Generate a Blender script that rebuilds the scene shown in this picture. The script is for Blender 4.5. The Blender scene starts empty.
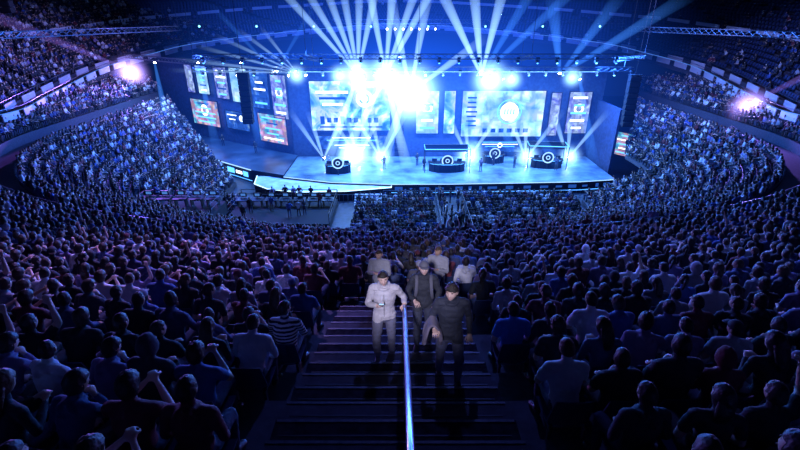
import bpy, bmesh, math, random
import numpy as np
from mathutils import Vector, Matrix, Euler, noise
R=random.Random(7)
S=bpy.context.scene
COL=S.collection
V=Vector
# ------------------------------------------------------------------ helpers
def link(o,parent=None):
    COL.objects.link(o)
    if parent: o.parent=parent
    return o
def empty(name,loc=(0,0,0)):
    e=bpy.data.objects.new(name,None); e.location=loc; COL.objects.link(e); return e
def mat(name,col=(.5,.5,.5),rough=.6,metal=0,bump=0,bscale=20,vary=0):
    m=bpy.data.materials.new(name); m.use_nodes=True; nt=m.node_tree; b=nt.nodes['Principled BSDF']
    b.inputs['Base Color'].default_value=(*col,1); b.inputs['Roughness'].default_value=rough; b.inputs['Metallic'].default_value=metal
    if vary or bump:
        tc=nt.nodes.new('ShaderNodeTexCoord'); n=nt.nodes.new('ShaderNodeTexNoise'); n.inputs['Scale'].default_value=bscale; n.inputs['Detail'].default_value=4
        nt.links.new(tc.outputs['Object'],n.inputs['Vector'])
        if vary:
            cr=nt.nodes.new('ShaderNodeValToRGB')
            cr.color_ramp.elements[0].position=.3; cr.color_ramp.elements[1].position=.7
            cr.color_ramp.elements[0].color=(*[c*(1-vary) for c in col],1); cr.color_ramp.elements[1].color=(*[min(1,c*(1+vary)) for c in col],1)
            nt.links.new(n.outputs['Fac'],cr.inputs['Fac']); nt.links.new(cr.outputs['Color'],b.inputs['Base Color'])
        if bump:
            bp=nt.nodes.new('ShaderNodeBump'); bp.inputs['Strength'].default_value=bump; bp.inputs['Distance'].default_value=.02
            nt.links.new(n.outputs['Fac'],bp.inputs['Height']); nt.links.new(bp.outputs['Normal'],b.inputs['Normal'])
    return m
def mat_random(name,cols,rough=.8,bump=.4):
    m=mat(name,(.3,.3,.3),rough); nt=m.node_tree; b=nt.nodes['Principled BSDF']
    oi=nt.nodes.new('ShaderNodeObjectInfo'); cr=nt.nodes.new('ShaderNodeValToRGB'); cr.color_ramp.interpolation='CONSTANT'
    el=cr.color_ramp.elements
    n=len(cols); el[0].position=0; el[0].color=(*cols[0],1); el[1].position=1/n; el[1].color=(*cols[1],1)
    for i in range(2,n):
        e=el.new(i/n); e.color=(*cols[i],1)
    mu=nt.nodes.new('ShaderNodeMath'); mu.operation='MULTIPLY'; mu.inputs[1].default_value=7.3+len(name)*1.7
    fr=nt.nodes.new('ShaderNodeMath'); fr.operation='FRACT'
    nt.links.new(oi.outputs['Random'],mu.inputs[0]); nt.links.new(mu.outputs[0],fr.inputs[0]); nt.links.new(fr.outputs[0],cr.inputs['Fac'])
    nt.links.new(cr.outputs['Color'],b.inputs['Base Color'])
    n2=nt.nodes.new('ShaderNodeTexNoise'); n2.inputs['Scale'].default_value=14
    tc=nt.nodes.new('ShaderNodeTexCoord'); nt.links.new(tc.outputs['Object'],n2.inputs['Vector'])
    bp=nt.nodes.new('ShaderNodeBump'); bp.inputs['Strength'].default_value=bump; bp.inputs['Distance'].default_value=.03
    nt.links.new(n2.outputs['Fac'],bp.inputs['Height']); nt.links.new(bp.outputs['Normal'],b.inputs['Normal'])
    return m
def obj_from(name,verts,faces,mats,parent=None,mi=None,smooth=False):
    me=bpy.data.meshes.new(name); me.from_pydata([tuple(v) for v in verts],[],faces); 
    for m in (mats if isinstance(mats,list) else [mats]): me.materials.append(m)
    if mi is not None: me.polygons.foreach_set('material_index',mi)
    if smooth: me.polygons.foreach_set('use_smooth',[True]*len(me.polygons))
    me.update(); o=bpy.data.objects.new(name,me); return link(o,parent)
class MB:  # mesh builder
    def __init__(s): s.v=[]; s.f=[]; s.m=[]
    def box(s,c,size,m=0,rz=0,rot=None):
        M=rot if rot else Matrix.Rotation(rz,3,'Z'); c=V(c); b=len(s.v)
        for i in (-.5,.5):
            for j in (-.5,.5):
                for k in (-.5,.5): s.v.append(c+M@V((i*size[0],j*size[1],k*size[2])))
        for f in ((0,1,3,2),(4,6,7,5),(0,4,5,1),(2,3,7,6),(0,2,6,4),(1,5,7,3)): s.f.append(tuple(b+x for x in f)); s.m.append(m)
    def tube(s,p0,p1,r,m=0,n=6,r1=None):
        p0=V(p0);p1=V(p1);t=(p1-p0).normalized(); a=t.orthogonal().normalized(); c=t.cross(a); b=len(s.v); r1=r if r1 is None else r1
        for p,rr in ((p0,r),(p1,r1)):
            for i in range(n):
                an=2*math.pi*i/n; s.v.append(p+(a*math.cos(an)+c*math.sin(an))*rr)
        for i in range(n):
            j=(i+1)%n; s.f.append((b+i,b+j,b+n+j,b+n+i)); s.m.append(m)
        s.f.append(tuple(b+i for i in range(n))[::-1]); s.m.append(m); s.f.append(tuple(b+n+i for i in range(n))); s.m.append(m)
    def path(s,pts,r,m=0,n=8):
        for a,b in zip(pts[:-1],pts[1:]): s.tube(a,b,r,m,n)
    def quad(s,a,b,c,d,m=0):
        k=len(s.v); s.v+= [V(a),V(b),V(c),V(d)]; s.f.append((k,k+1,k+2,k+3)); s.m.append(m)
    def disc(s,c,r,nrm=(0,-1,0),m=0,n=24,r_in=0):
        c=V(c);t=V(nrm).normalized(); a=V((0,0,1)).cross(t).normalized(); u=t.cross(a); b=len(s.v)
        if r_in>0:
            for rr in (r_in,r):
                for i in range(n): an=2*math.pi*i/n; s.v.append(c+(a*math.cos(an)+u*math.sin(an))*rr)
            for i in range(n): j=(i+1)%n; s.f.append((b+i,b+j,b+n+j,b+n+i)); s.m.append(m)
        else:
            for i in range(n): an=2*math.pi*i/n; s.v.append(c+(a*math.cos(an)+u*math.sin(an))*r)
            s.f.append(tuple(b+i for i in range(n))); s.m.append(m)
    def sph(s,c,r,m=0,nu=12,nv=8,M=None,fn=None):
        b=len(s.v); c=V(c); r=V((r,r,r)) if not hasattr(r,'__len__') else V(r)
        for j in range(nv+1):
            th=math.pi*j/nv
            for i in range(nu):
                ph=2*math.pi*i/nu; d=V((math.sin(th)*math.cos(ph),math.sin(th)*math.sin(ph),math.cos(th)))
                p=V((d.x*r.x,d.y*r.y,d.z*r.z)) if fn is None else fn(d)
                s.v.append(c+(M@p if M else p))
        for j in range(nv):
            for i in range(nu):
                k=(i+1)%nu
                s.f.append((b+j*nu+i,b+(j+1)*nu+i,b+(j+1)*nu+k,b+j*nu+k)); s.m.append(m)
    def loft(s,pts,rad,side=(1,0,0),m=0,n=12,cap=.8):
        pts=[V(p) for p in pts]; rad=[(r,r) if not hasattr(r,'__len__') else r for r in rad]; side=V(side)
        rings=[]
        N=len(pts)
        for i in range(N):
            t=(pts[min(i+1,N-1)]-pts[max(i-1,0)]).normalized()
            sd=(side-t*side.dot(t))
            if sd.length<.05: sd=t.orthogonal()
            sd.normalize(); f=t.cross(sd)
            rings.append((pts[i],sd,f,rad[i],t))
        out=[]
        p,sd,f,r,t=rings[0]; mr=min(r)*cap
        out.append((p-t*mr,sd,f,(r[0]*.25,r[1]*.25))); out.append((p-t*mr*.7,sd,f,(r[0]*.72,r[1]*.72)))
        for (p,sd,f,r,t) in rings: out.append((p,sd,f,r))
        p,sd,f,r,t=rings[-1]; mr=min(r)*cap
        out.append((p+t*mr*.7,sd,f,(r[0]*.72,r[1]*.72))); out.append((p+t*mr,sd,f,(r[0]*.25,r[1]*.25)))
        b=len(s.v)
        for (p,sd,f,r) in out:
            for i in range(n):
                an=2*math.pi*i/n; s.v.append(p+sd*(math.cos(an)*r[0])+f*(math.sin(an)*r[1]))
        for j in range(len(out)-1):
            for i in range(n):
                k=(i+1)%n; s.f.append((b+j*n+i,b+j*n+k,b+(j+1)*n+k,b+(j+1)*n+i)); s.m.append(m)
        s.f.append(tuple(b+i for i in range(n))[::-1]); s.m.append(m)
        e=b+(len(out)-1)*n; s.f.append(tuple(e+i for i in range(n))); s.m.append(m)
    def obj(s,name,mats,parent=None,smooth=False): return obj_from(name,s.v,s.f,mats,parent,s.m,smooth)

# ------------------------------------------------------------------ materials
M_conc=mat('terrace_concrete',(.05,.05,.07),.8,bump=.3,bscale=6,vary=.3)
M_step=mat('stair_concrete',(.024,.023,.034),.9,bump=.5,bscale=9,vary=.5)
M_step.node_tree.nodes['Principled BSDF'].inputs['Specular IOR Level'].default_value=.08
M_nose=mat('step_nosing',(.065,.06,.085),.45,vary=.5,bscale=12)
M_black=mat('black_drape',(.006,.007,.012),.9)
M_dark=mat('dark_metal',(.03,.03,.04),.45,.6)
M_truss=mat('truss_aluminium',(.18,.2,.25),.4,.8)
M_deck=mat('stage_deck',(.16,.26,.42),.25,vary=.75,bscale=.35)  # strong colour variation paints bright light spots between darker blue
M_panel=mat('fascia_panel_white',(.6,.6,.68),.5)
M_seatp=mat('seat_plastic',(.025,.04,.10),.45)
M_steel=mat('handrail_steel',(.55,.6,.75),.28,1.0)
M_floor=mat('arena_floor',(.03,.035,.06),.5,vary=.4,bscale=2)
def emi(name,c,s): 
    m=bpy.data.materials.new(name); m.use_nodes=True; nt=m.node_tree; nt.nodes.remove(nt.nodes['Principled BSDF'])
    e=nt.nodes.new('ShaderNodeEmission'); e.inputs['Color'].default_value=(*c,1); e.inputs['Strength'].default_value=s
    nt.links.new(e.outputs[0],nt.nodes['Material Output'].inputs['Surface']); return m
M_ewhite=emi('led_white',(.75,.88,1),14); M_eblue=emi('led_blue',(.08,.35,1),3); M_strip=emi('led_strip',(.45,.75,1),2.5)
M_ered=emi('led_orange',(1,.2,.08),1.5); M_soft=emi('led_soft',(.35,.6,1),1.6); M_mon=emi('console_monitor',(.1,.3,.9),.6)
M_ecyan=emi('led_cyan',(.2,.75,1),4)
M_glyph=emi('screen_glyph',(.75,.92,1),2.6); M_glyphd=emi('screen_glyph_dark',(.02,.10,.5),.8); M_lens=emi('fixture_lens',(.8,.9,1),120)
def screen(name,cols,scale,strength,seed=0):
    m=bpy.data.materials.new(name); m.use_nodes=True; nt=m.node_tree; nt.nodes.remove(nt.nodes['Principled BSDF'])
    tc=nt.nodes.new('ShaderNodeTexCoord'); mp=nt.nodes.new('ShaderNodeMapping'); mp.inputs['Location'].default_value=(seed,seed*.7,seed*1.3)
    nt.links.new(tc.outputs['Object'],mp.inputs['Vector'])
    n=nt.nodes.new('ShaderNodeTexNoise'); n.inputs['Scale'].default_value=scale; n.inputs['Detail'].default_value=3; n.inputs['Distortion'].default_value=.8
    nt.links.new(mp.outputs[0],n.inputs['Vector'])
    cr=nt.nodes.new('ShaderNodeValToRGB'); el=cr.color_ramp.elements
    el[0].position=.3; el[0].color=(*cols[0],1); el[1].position=.72; el[1].color=(*cols[-1],1)
    for i,c in enumerate(cols[1:-1]):
        e=el.new(.3+.42*(i+1)/(len(cols)-1)); e.color=(*c,1)
    nt.links.new(n.outputs['Fac'],cr.inputs['Fac'])
    vo=nt.nodes.new('ShaderNodeTexVoronoi'); vo.distance='CHEBYCHEV'; vo.inputs['Scale'].default_value=scale*1.6
    nt.links.new(mp.outputs[0],vo.inputs['Vector'])
    mr=nt.nodes.new('ShaderNodeMapRange'); mr.inputs['From Max'].default_value=.5; mr.inputs['To Min'].default_value=1.25; mr.inputs['To Max'].default_value=.45
    nt.links.new(vo.outputs['Distance'],mr.inputs['Value'])
    mu=nt.nodes.new('ShaderNodeMath'); mu.operation='MULTIPLY'; mu.inputs[1].default_value=strength; nt.links.new(mr.outputs[0],mu.inputs[0])
    e=nt.nodes.new('ShaderNodeEmission'); nt.links.new(cr.outputs[0],e.inputs['Color']); nt.links.new(mu.outputs[0],e.inputs['Strength'])
    nt.links.new(e.outputs[0],nt.nodes['Material Output'].inputs['Surface']); return m
SC_bright=screen('screen_bright',[(.03,.2,.8),(.2,.6,1),(.7,.9,1),(.1,.45,1)],.55,1.9,3)
SC_white=screen('screen_white',[(.1,.4,1),(.4,.75,1),(.8,.95,1)],.5,1.7,9)
SC_post=screen('screen_poster',[(.03,.05,.35),(.25,.3,.9),(.5,.7,1),(.1,.1,.5)],.8,1.2,5)
SC_warm=screen('screen_warm',[(.05,.2,.7),(.15,.7,.9),(.7,.35,.65),(.8,.55,.4),(.1,.3,.8)],.6,1.1,12)
SC_mid=screen('screen_blue',[(.01,.04,.3),(.05,.2,.8),(.3,.6,1)],.7,1.0,20)
def volmat(name,col,st,kind,power):  # emission-only volumes: the glow is painted in, no lamp light is scattered
    m=bpy.data.materials.new(name); m.use_nodes=True; nt=m.node_tree; nt.nodes.remove(nt.nodes['Principled BSDF'])
    tc=nt.nodes.new('ShaderNodeTexCoord')
    if kind=='sphere':
        l=nt.nodes.new('ShaderNodeVectorMath'); l.operation='LENGTH'; nt.links.new(tc.outputs['Object'],l.inputs[0]); src=l.outputs['Value']
    else:
        l=nt.nodes.new('ShaderNodeSeparateXYZ'); nt.links.new(tc.outputs['Object'],l.inputs[0]); src=l.outputs['Z']
    a=nt.nodes.new('ShaderNodeMath'); a.operation='SUBTRACT'; a.use_clamp=True; a.inputs[0].default_value=1; nt.links.new(src,a.inputs[1])
    p=nt.nodes.new('ShaderNodeMath'); p.operation='POWER'; p.inputs[1].default_value=power; nt.links.new(a.outputs[0],p.inputs[0])
    q=nt.nodes.new('ShaderNodeMath'); q.operation='MULTIPLY'; q.inputs[1].default_value=st; nt.links.new(p.outputs[0],q.inputs[0])
    e=nt.nodes.new('ShaderNodeEmission'); e.inputs['Color'].default_value=(*col,1); nt.links.new(q.outputs[0],e.inputs['Strength'])
    nt.links.new(e.outputs[0],nt.nodes['Material Output'].inputs['Volume']); return m
VM_white=volmat('painted_beam_white',(.32,.6,1),3.4,'cone',1.6)  # self-lit cones stand in for lamp beams scattered by haze
VM_blue=volmat('painted_beam_blue',(.05,.25,1),1.1,'cone',1.4)
VM_purp=volmat('painted_beam_purple',(.35,.2,1),.35,'cone',1.6)
VM_halo=volmat('painted_halo_white',(.3,.62,1),5.0,'sphere',3.5)  # self-lit spheres paint the glow around bright lamps
VM_halop=volmat('painted_halo_purple',(.40,.28,1),6.5,'sphere',4)
VM_stageglow=volmat('painted_stage_glow',(.012,.12,1),.058,'sphere',1.6)  # painted blue glow in place of stage light caught in haze

# ------------------------------------------------------------------ people
M_skin=mat_random('skin_tones',[(.62,.40,.32),(.55,.34,.26),(.68,.46,.38),(.45,.28,.20)],.5,.05)
M_shirt=mat_random('crowd_shirts',[(.015,.015,.02),(.6,.6,.62),(.05,.07,.16),(.07,.07,.09),(.015,.015,.02),(.02,.02,.03),(.04,.09,.28),(.025,.025,.03),(.3,.3,.34),(.14,.025,.035),(.02,.02,.03),(.2,.16,.3),(.7,.7,.72),(.015,.02,.03),(.05,.05,.07)])
M_trou=mat_random('crowd_trousers',[(.02,.03,.07),(.03,.03,.035),(.06,.07,.11),(.08,.07,.07)])
M_hair=mat_random('crowd_hair',[(.015,.01,.008),(.03,.018,.01),(.05,.03,.018),(.02,.015,.012),(.09,.055,.03)],.55,.8)
M_shoe=mat('shoes',(.03,.03,.035),.5); M_eyew=mat('eye_white',(.42,.40,.40),.4); M_eyed=mat('eye_iris',(.02,.015,.01),.3); M_lip=mat('lips',(.42,.2,.18),.5)
M_acc=mat_random('caps_and_hoods',[(.02,.02,.03),(.10,.02,.03),(.05,.08,.18),(.3,.3,.35),(.02,.02,.03)],.8,.2)
CROWD_M=[M_skin,M_shirt,M_trou,M_hair,M_shoe,M_eyew,M_eyed,M_lip,M_acc]

def hand(mb,prims,w,d,nrm,lat,curl=.5,k=1.0,sp=1.0):
    w=V(w);d=V(d).normalized();nrm=V(nrm);nrm=(nrm-d*nrm.dot(d)).normalized();lt=V(lat);lt=(lt-d*lt.dot(d)-nrm*lt.dot(nrm)).normalized()
    pe=w+d*.088*k
    mb.loft([w,w+d*.03*k,w+d*.06*k,pe],[(.026*k,.019*k),(.036*k,.017*k),(.041*k,.015*k),(.040*k,.012*k)],side=lt)
    prims.append(('hand',w,pe,.03*k,.03*k))
    for i,(off,L) in enumerate(((.031,.068),(.0105,.078),(-.0105,.072),(-.031,.056))):
        p=pe+lt*off*k*sp-d*.006; dd=(d+lt*off*2.0*sp).normalized(); a=0
        for j,fr in enumerate((.45,.32,.23)):
            a=curl*(1.0+.55*j)*(.8 if j==0 else 1)
            dd2=(dd*math.cos(a)+nrm*math.sin(a)).normalized(); q=p+dd2*L*fr*k
            r=.0095-.0012*j
            mb.loft([p,q],[r*k,(r-.0008)*k],side=lt,n=8); prims.append(('hand',p,q,r,r)); p=q
    p=w+d*.025*k+lt*.026*k; dd=(d*.75+lt*.75+nrm*.25).normalized()
    q=p+dd*.042*k; mb.loft([p,q],[.0135*k,.011*k],n=8); prims.append(('hand',p,q,.012,.011))
    dd=(d*.95+lt*.15+nrm*.45).normalized(); r_=q+dd*.034*k; mb.loft([q,r_],[.011*k,.0085*k],n=8); prims.append(('hand',q,r_,.011,.009))

def head(mb,c,M,hair='short',hi=False):
    nu,nv=(44,34) if hi else (22,16)
    g=lambda a,s:math.exp(-(a/s)**2)
    def hf(d,grow=0):
        x,y,z=d
        w=.074; dp=.094; h=.116
        if z<0:
            w*=1-.30*(-z)**1.6; 
            if y<0: dp*=1-.45*(-z)
        else: w*=1+.05*math.sin(z*3.1)
        p=V((x*w,y*dp,z*h))
        if y<0 and z>0: p.y*=1.07
        if z<0 and y>0: p.y+=.010*(-z)
        if y>0:
            f=min(1,y*2)
            p.y+=f*.024*g(p.x,.011)*g(p.z+.022,.018)
            p.y+=f*.012*g(p.x,.010)*g(p.z-.002,.02)
            for sx in (-1,1): 
                p.y-=f*.010*g(p.x-sx*.031,.016)*g(p.z-.010,.013)
                p.y+=f*.005*g(p.x-sx*.030,.02)*g(p.z-.032,.008)
                p.x+=sx*.004*g(p.x-sx*.05,.02)*g(p.z+.02,.02)
            p.y+=f*.006*g(p.x,.022)*g(p.z+.056,.012)
            p.y-=f*.004*g(p.x,.02)*g(p.z+.074,.007)
            p.y+=f*.008*g(p.x,.02)*g(p.z+.098,.015)
        if grow: p+=V((x,y*1.0,z))*grow
        return p
    mb.sph(c,1,0,nu,nv,M,hf)
    for sx in (-1,1):
        mb.sph(V(c)+M@V((sx*.077,-.008,.0)),(.009,.019,.031),0,8,6,M@Matrix.Rotation(sx*.35,3,'Z'))
        mb.sph(V(c)+M@V((sx*.031,.0725,.009)),(.0125,.0105,.0065),5,10,6,M)
        mb.sph(V(c)+M@V((sx*.031,.0790,.009)),(.0062,.0055,.0062),6,8,6,M)
        mb.sph(V(c)+M@V((sx*.031,.0760,.0165)),(.0155,.0105,.0045),0,10,6,M)
        mb.sph(V(c)+M@V((sx*.031,.0875,.031)),(.019,.006,.0045),3,8,5,M)
    mb.sph(V(c)+M@V((0,.099,-.056)),(.022,.006,.0055),7,10,6,M)
    def shell(grow,line,m,nu2=nu,nv2=nv,rough=0):
        b=len(mb.v); idx={}
        for j in range(nv2+1):
            th=math.pi*j/nv2
            for i in range(nu2):
                ph=2*math.pi*i/nu2; d=V((math.sin(th)*math.cos(ph),math.sin(th)*math.sin(ph),math.cos(th)))
                n=rough*noise.noise(d*6+V((c[0],c[1],3)))
                p=hf(V((d.x,min(d.y,.999),d.z)),0); p2=V((d.x*.079,d.y*.099 if d.y>0 else d.y*.104,d.z*.121))
                if d.z>0 or d.y<0: p=p2 if p2.length>p.length else p
                p=p+d*(grow+n); ok=line(d); idx[j,i]=ok
                if not ok: p=p*.93
                mb.v.append(V(c)+M@p)
        for j in range(nv2):
            for i in range(nu2):
                k=(i+1)%nu2
                if idx[j,i] or idx[j+1,i] or idx[j,k] or idx[j+1,k]:
                    mb.f.append((b+j*nu2+i,b+(j+1)*nu2+i,b+(j+1)*nu2+k,b+j*nu2+k)); mb.m.append(m)
    def hl(d,lowb=-.55,front=.52):
        if d.y>.2: return d.z>front-.1*abs(d.x)
        if d.y>-.15: return d.z>.12
        return d.z>lowb
    if hair=='short': shell(.007,lambda d:hl(d),3,rough=.006)
    elif hair=='crop': shell(.002,lambda d:hl(d,-.45),3,rough=.002)
    elif hair=='full': shell(.016,lambda d:hl(d,-.6,.42),3,rough=.014)
    elif hair=='long':
        shell(.014,lambda d:hl(d,-.9,.5) or (d.y<.15 and d.z>-.7),3,rough=.006)
        mb.loft([V(c)+M@V((0,-.06,0)),V(c)+M@V((0,-.085,-.12)),V(c)+M@V((0,-.08,-.26))],[(.085,.05),(.09,.04),(.06,.025)],side=M@V((1,0,0)),m=3)
    elif hair=='pony':
        shell(.006,lambda d:hl(d),3,rough=.003)
        mb.loft([V(c)+M@V((0,-.10,.05)),V(c)+M@V((0,-.15,.0)),V(c)+M@V((0,-.14,-.14))],[.022,.03,.015],m=3)
    elif hair in('cap','capb'):
        shell(.004,lambda d:hl(d),3,rough=.002)
        shell(.013,lambda d:d.z>.32,8)
        sg=1 if hair=='cap' else -1
        mb.loft([V(c)+M@V((0,sg*.07,.045)),V(c)+M@V((0,sg*.12,.042)),V(c)+M@V((0,sg*.165,.030))],[(.075,.008),(.074,.007),(.05,.006)],side=M@V((1,0,0)),m=8)
    elif hair=='beanie':
        shell(.016,lambda d:d.z>.25 or (d.y<0 and d.z>.0),8,rough=.002)
    elif hair=='hood':
        shell(.004,lambda d:hl(d),3)
        shell(.026,lambda d:(d.y<.45 and d.z>-.8) or d.z>.75,1,rough=.006)

def human(name,J,mats,hair='short',sleeve='long',yaw=0,pitch=0,roll=0,voxel=.014,hi=False,bulk=1.0,extra=None,legb=1.0,curls=(.5,.5),handdir=None,hood=False,fem=False,hem=None):
    mb=MB(); P=[]
    j={k:V(v) for k,v in J.items()}
    sh=(j['sR']-j['sL']).normalized(); hp=(j['hR']-j['hL']).normalized()
    sd=(sh+hp).normalized()
    pel,che,nk,hd=j['pel'],j['che'],j['nk'],j['hd']
    wa=pel.lerp(che,.45); up=(nk-che)
    tors=[pel-(wa-pel).normalized()*.05,pel,wa,che,che.lerp(nk,.55),che.lerp(nk,.85)]
    f=.9 if fem else 1
    mb.loft(tors,[(.155*bulk,.115*bulk),(.165*bulk,.125*bulk),(.145*bulk*f,.112*bulk),(.178*bulk*f,.128*bulk),(.165*bulk*f,.105*bulk),(.085*bulk,.075*bulk)],side=sd,n=18)
    for a,b,r in zip(tors[:-1],tors[1:],(.13,.13,.14,.14,.12)): P.append(('shirt',a,b,r,r))
    mb.loft([nk-up*.15,nk.lerp(hd,.5),hd],[.062,.056,.055]); P.append(('neck',nk+ (hd-nk)*.15,hd,.05,.05))
    for s,sg in (('L',-1),('R',1)):
        so,e,w=j['s'+s],j['e'+s],j['w'+s]
        mb.loft([che.lerp(nk,.75)+sh*sg*.05,so],[.062*bulk,.062*bulk]); P.append(('shirt',che.lerp(nk,.7),so,.07,.07))
        mb.loft([so,so.lerp(e,.4),e],[.062*bulk,.056*bulk,.046*bulk]); 
        if sleeve=='short':
            m_=so.lerp(e,.62); P.append(('shirt',so,m_,.055,.05)); P.append(('skin',m_,e,.04,.04)); mb.loft([so,m_],[.064*bulk,.062*bulk])
            mb.loft([e,e.lerp(w,.35),w],[.041,.040,.026]); P.append(('skin',e,w,.035,.03))
        else:
            P.append(('shirt',so,e,.055,.045)); mb.loft([e,e.lerp(w,.35),e.lerp(w,.93)],[.047*bulk,.046*bulk,.036*bulk]); P.append(('shirt',e,e.lerp(w,.93),.045,.035)); mb.loft([e.lerp(w,.8),w],[.027,.025])
        d=(w-e).normalized(); nr=V((0,0,-1)); lt=V((-sg,0,.2))
        if handdir and s in handdir: d,nr,lt=[V(q) for q in handdir[s]]
        hand(mb,P,w,d,nr,lt,curls[0 if s=='L' else 1],(1.0 if not fem else .92),1.22 if hi else 1.0)
        h_,k_,a_,t_=j['h'+s],j['k'+s],j['a'+s],j['t'+s]
        mb.loft([h_,h_.lerp(k_,.4),k_],[.092*legb,.084*legb,.064*legb]); P.append(('trou',h_,k_,.08,.06))
        ac=a_.lerp(k_,.12)
        mb.loft([k_,k_.lerp(a_,.35),ac],[.064*legb,.062*legb,.052*legb]); P.append(('trou',k_,ac,.06,.05))
        fd=(t_-a_); fd.z=0; fd.normalize()
        heel=V((a_.x,a_.y,t_.z+.012))-fd*.035
        ball=V((t_.x,t_.y,t_.z+.004))-fd*.04
        sdv=fd.cross(V((0,0,1)))
        mb.loft([a_,a_-V((0,0,.03))],[.044,.045]); mb.loft([heel,heel.lerp(ball,.5)+V((0,0,.012)),ball,V((t_.x,t_.y,t_.z))],[(.040,.042),(.042,.045),(.050,.033),(.040,.024)],side=sdv)
        P.append(('shoe',heel,t_,.04,.03)); P.append(('shoe',a_-V((0,0,.03)),a_-V((0,0,.05)),.03,.03))
    if hood:
        fwd=V((0,0,1)).cross(sh).normalized()
        ring=[nk-V((0,0,.012))+sh*math.cos(t)*.09+fwd*math.sin(t)*.078+V((0,0,-.022*math.sin(t))) for t in [2*math.pi*i/12 for i in range(13)]]
        for a,b in zip(ring[:-1],ring[1:]): mb.loft([a,b],[.024,.024],n=8); P.append(('shirt',a,b,.026,.026))
        mb.loft([nk-fwd*.09+sh*.05+V((0,0,-.02)),nk-fwd*.13+V((0,0,-.05)),nk-fwd*.09-sh*.05+V((0,0,-.02))],[(.06,.05)]*3); P.append(('shirt',nk-fwd*.11-V((0,0,.02)),nk-fwd*.12-V((0,0,.05)),.06,.06))
    if extra:
        for q in extra.get('loft',[]): mb.loft(q[0],q[1],side=q[2] if len(q)>2 else (1,0,0)); [P.append(('shirt',V(a),V(b),q[1][0] if not hasattr(q[1][0],'__len__') else min(q[1][0]),.05)) for a,b in zip(q[0][:-1],q[0][1:])]
    me=bpy.data.meshes.new('tmp'); me.from_pydata([tuple(v) for v in mb.v],[],mb.f); o=bpy.data.objects.new('tmp',me); COL.objects.link(o)
    rm=o.modifiers.new('r','REMESH'); rm.mode='VOXEL'; rm.voxel_size=voxel
    sm=o.modifiers.new('s','SMOOTH'); sm.factor=.5; sm.iterations=3 if not hi else 4
    dg=bpy.context.evaluated_depsgraph_get(); ev=o.evaluated_get(dg); m2=ev.to_mesh()
    nV=len(m2.vertices); co=np.empty(nV*3); m2.vertices.foreach_get('co',co); co=co.reshape(-1,3)
    nr=np.empty(nV*3); m2.vertices.foreach_get('normal',nr); nr=nr.reshape(-1,3)
    fc=[tuple(p.vertices) for p in m2.polygons]
    ev.to_mesh_clear(); bpy.data.objects.remove(o); bpy.data.meshes.remove(me)
    lab={'shirt':1,'trou':2,'skin':0,'neck':0,'hand':0,'shoe':4}
    cen=np.array([co[list(f_)].mean(0) for f_ in fc])
    def classify(pts):
        best=np.full(len(pts),1e9); out=np.zeros(len(pts),int)
        for (l,a,b,ra,rb) in P:
            a=np.array(a);b=np.array(b);ab=b-a; t=np.clip(((pts-a)@ab)/(ab@ab+1e-9),0,1); dd=np.linalg.norm(pts-(a+t[:,None]*ab),axis=1)-(ra+(rb-ra)*t)
            u=dd<best; best[u]=dd[u]; out[u]=lab[l]
        return out
    mi=classify(cen); vm=classify(co)
    if hem:
        for arr,pz in ((mi,cen),(vm,co)):
            near=(np.abs(pz[:,0])<.20)
            arr[(arr==1)&(pz[:,2]<hem)&near]=2; arr[(arr==2)&(pz[:,2]>=hem)]=1
    amp=.009 if hi else .007
    for i in range(nV):
        if vm[i] in (1,2):
            p=V(co[i]); n_=noise.noise(V((p.x*9,p.y*9,p.z*16)))+.5*noise.noise(p*28)
            co[i]+=nr[i]*n_*amp*(1 if vm[i]==1 else .8)
    fb=MB(); fb.v=[V(c) for c in co]; fb.f=fc; fb.m=[int(x) for x in mi]
    Mh=Matrix.Rotation(yaw,3,'Z')@Matrix.Rotation(pitch,3,'X')@Matrix.Rotation(roll,3,'Y')
    head(fb,hd,Mh,hair,hi)
    me=bpy.data.meshes.new(name); me.from_pydata([tuple(v) for v in fb.v],[],fb.f)
    for m in mats: me.materials.append(m)
    me.polygons.foreach_set('material_index',fb.m); me.polygons.foreach_set('use_smooth',[True]*len(me.polygons)); me.update()
    return me

def seated(lean=.05,arms='lap',tw=0,legs=.13):
    pel=V((0,0,.56)); Rm=Matrix.Rotation(-lean,3,'X')@Matrix.Rotation(tw,3,'Z')
    u=lambda x,y,z:pel+Rm@(V((x,y,z))-pel)
    J=dict(pel=pel,che=u(0,.0,.86),nk=u(0,.0,1.06),hd=u(0,.035,1.205),sL=u(-.185,0,1.0),sR=u(.185,0,1.0))
    A={'lap':((.26,.0,.73),(.11,.22,.68)),'knees':((.25,.14,.76),(.14,.36,.66)),'cross':((.25,.07,.76),(-.01,.19,.82)),
       'phone':((.23,.06,.74),(.07,.27,.86)),'clap':((.27,.14,.82),(.05,.34,1.0)),'up':((.30,.10,1.16),(.24,.14,1.40)),'chin':((.17,.26,.80),(.05,.17,1.02))}
    for s,sg in (('L',-1),('R',1)):
        k=A[arms] if not(arms in('chin','up') and s=='L') else A['lap']
        (ex,ey,ez),(wx,wy,wz)=k
        if arms=='cross' and s=='L': wz+=.05
        J['e'+s]=u(sg*ex,ey,ez); J['w'+s]=u(sg*wx,wy,wz)
        J['h'+s]=V((sg*.09,.02,.54)); J['k'+s]=V((sg*legs,.43,.53)); J['a'+s]=V((sg*legs,.38,.10)); J['t'+s]=V((sg*(legs+.03),.53,.03))
    return J
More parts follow.
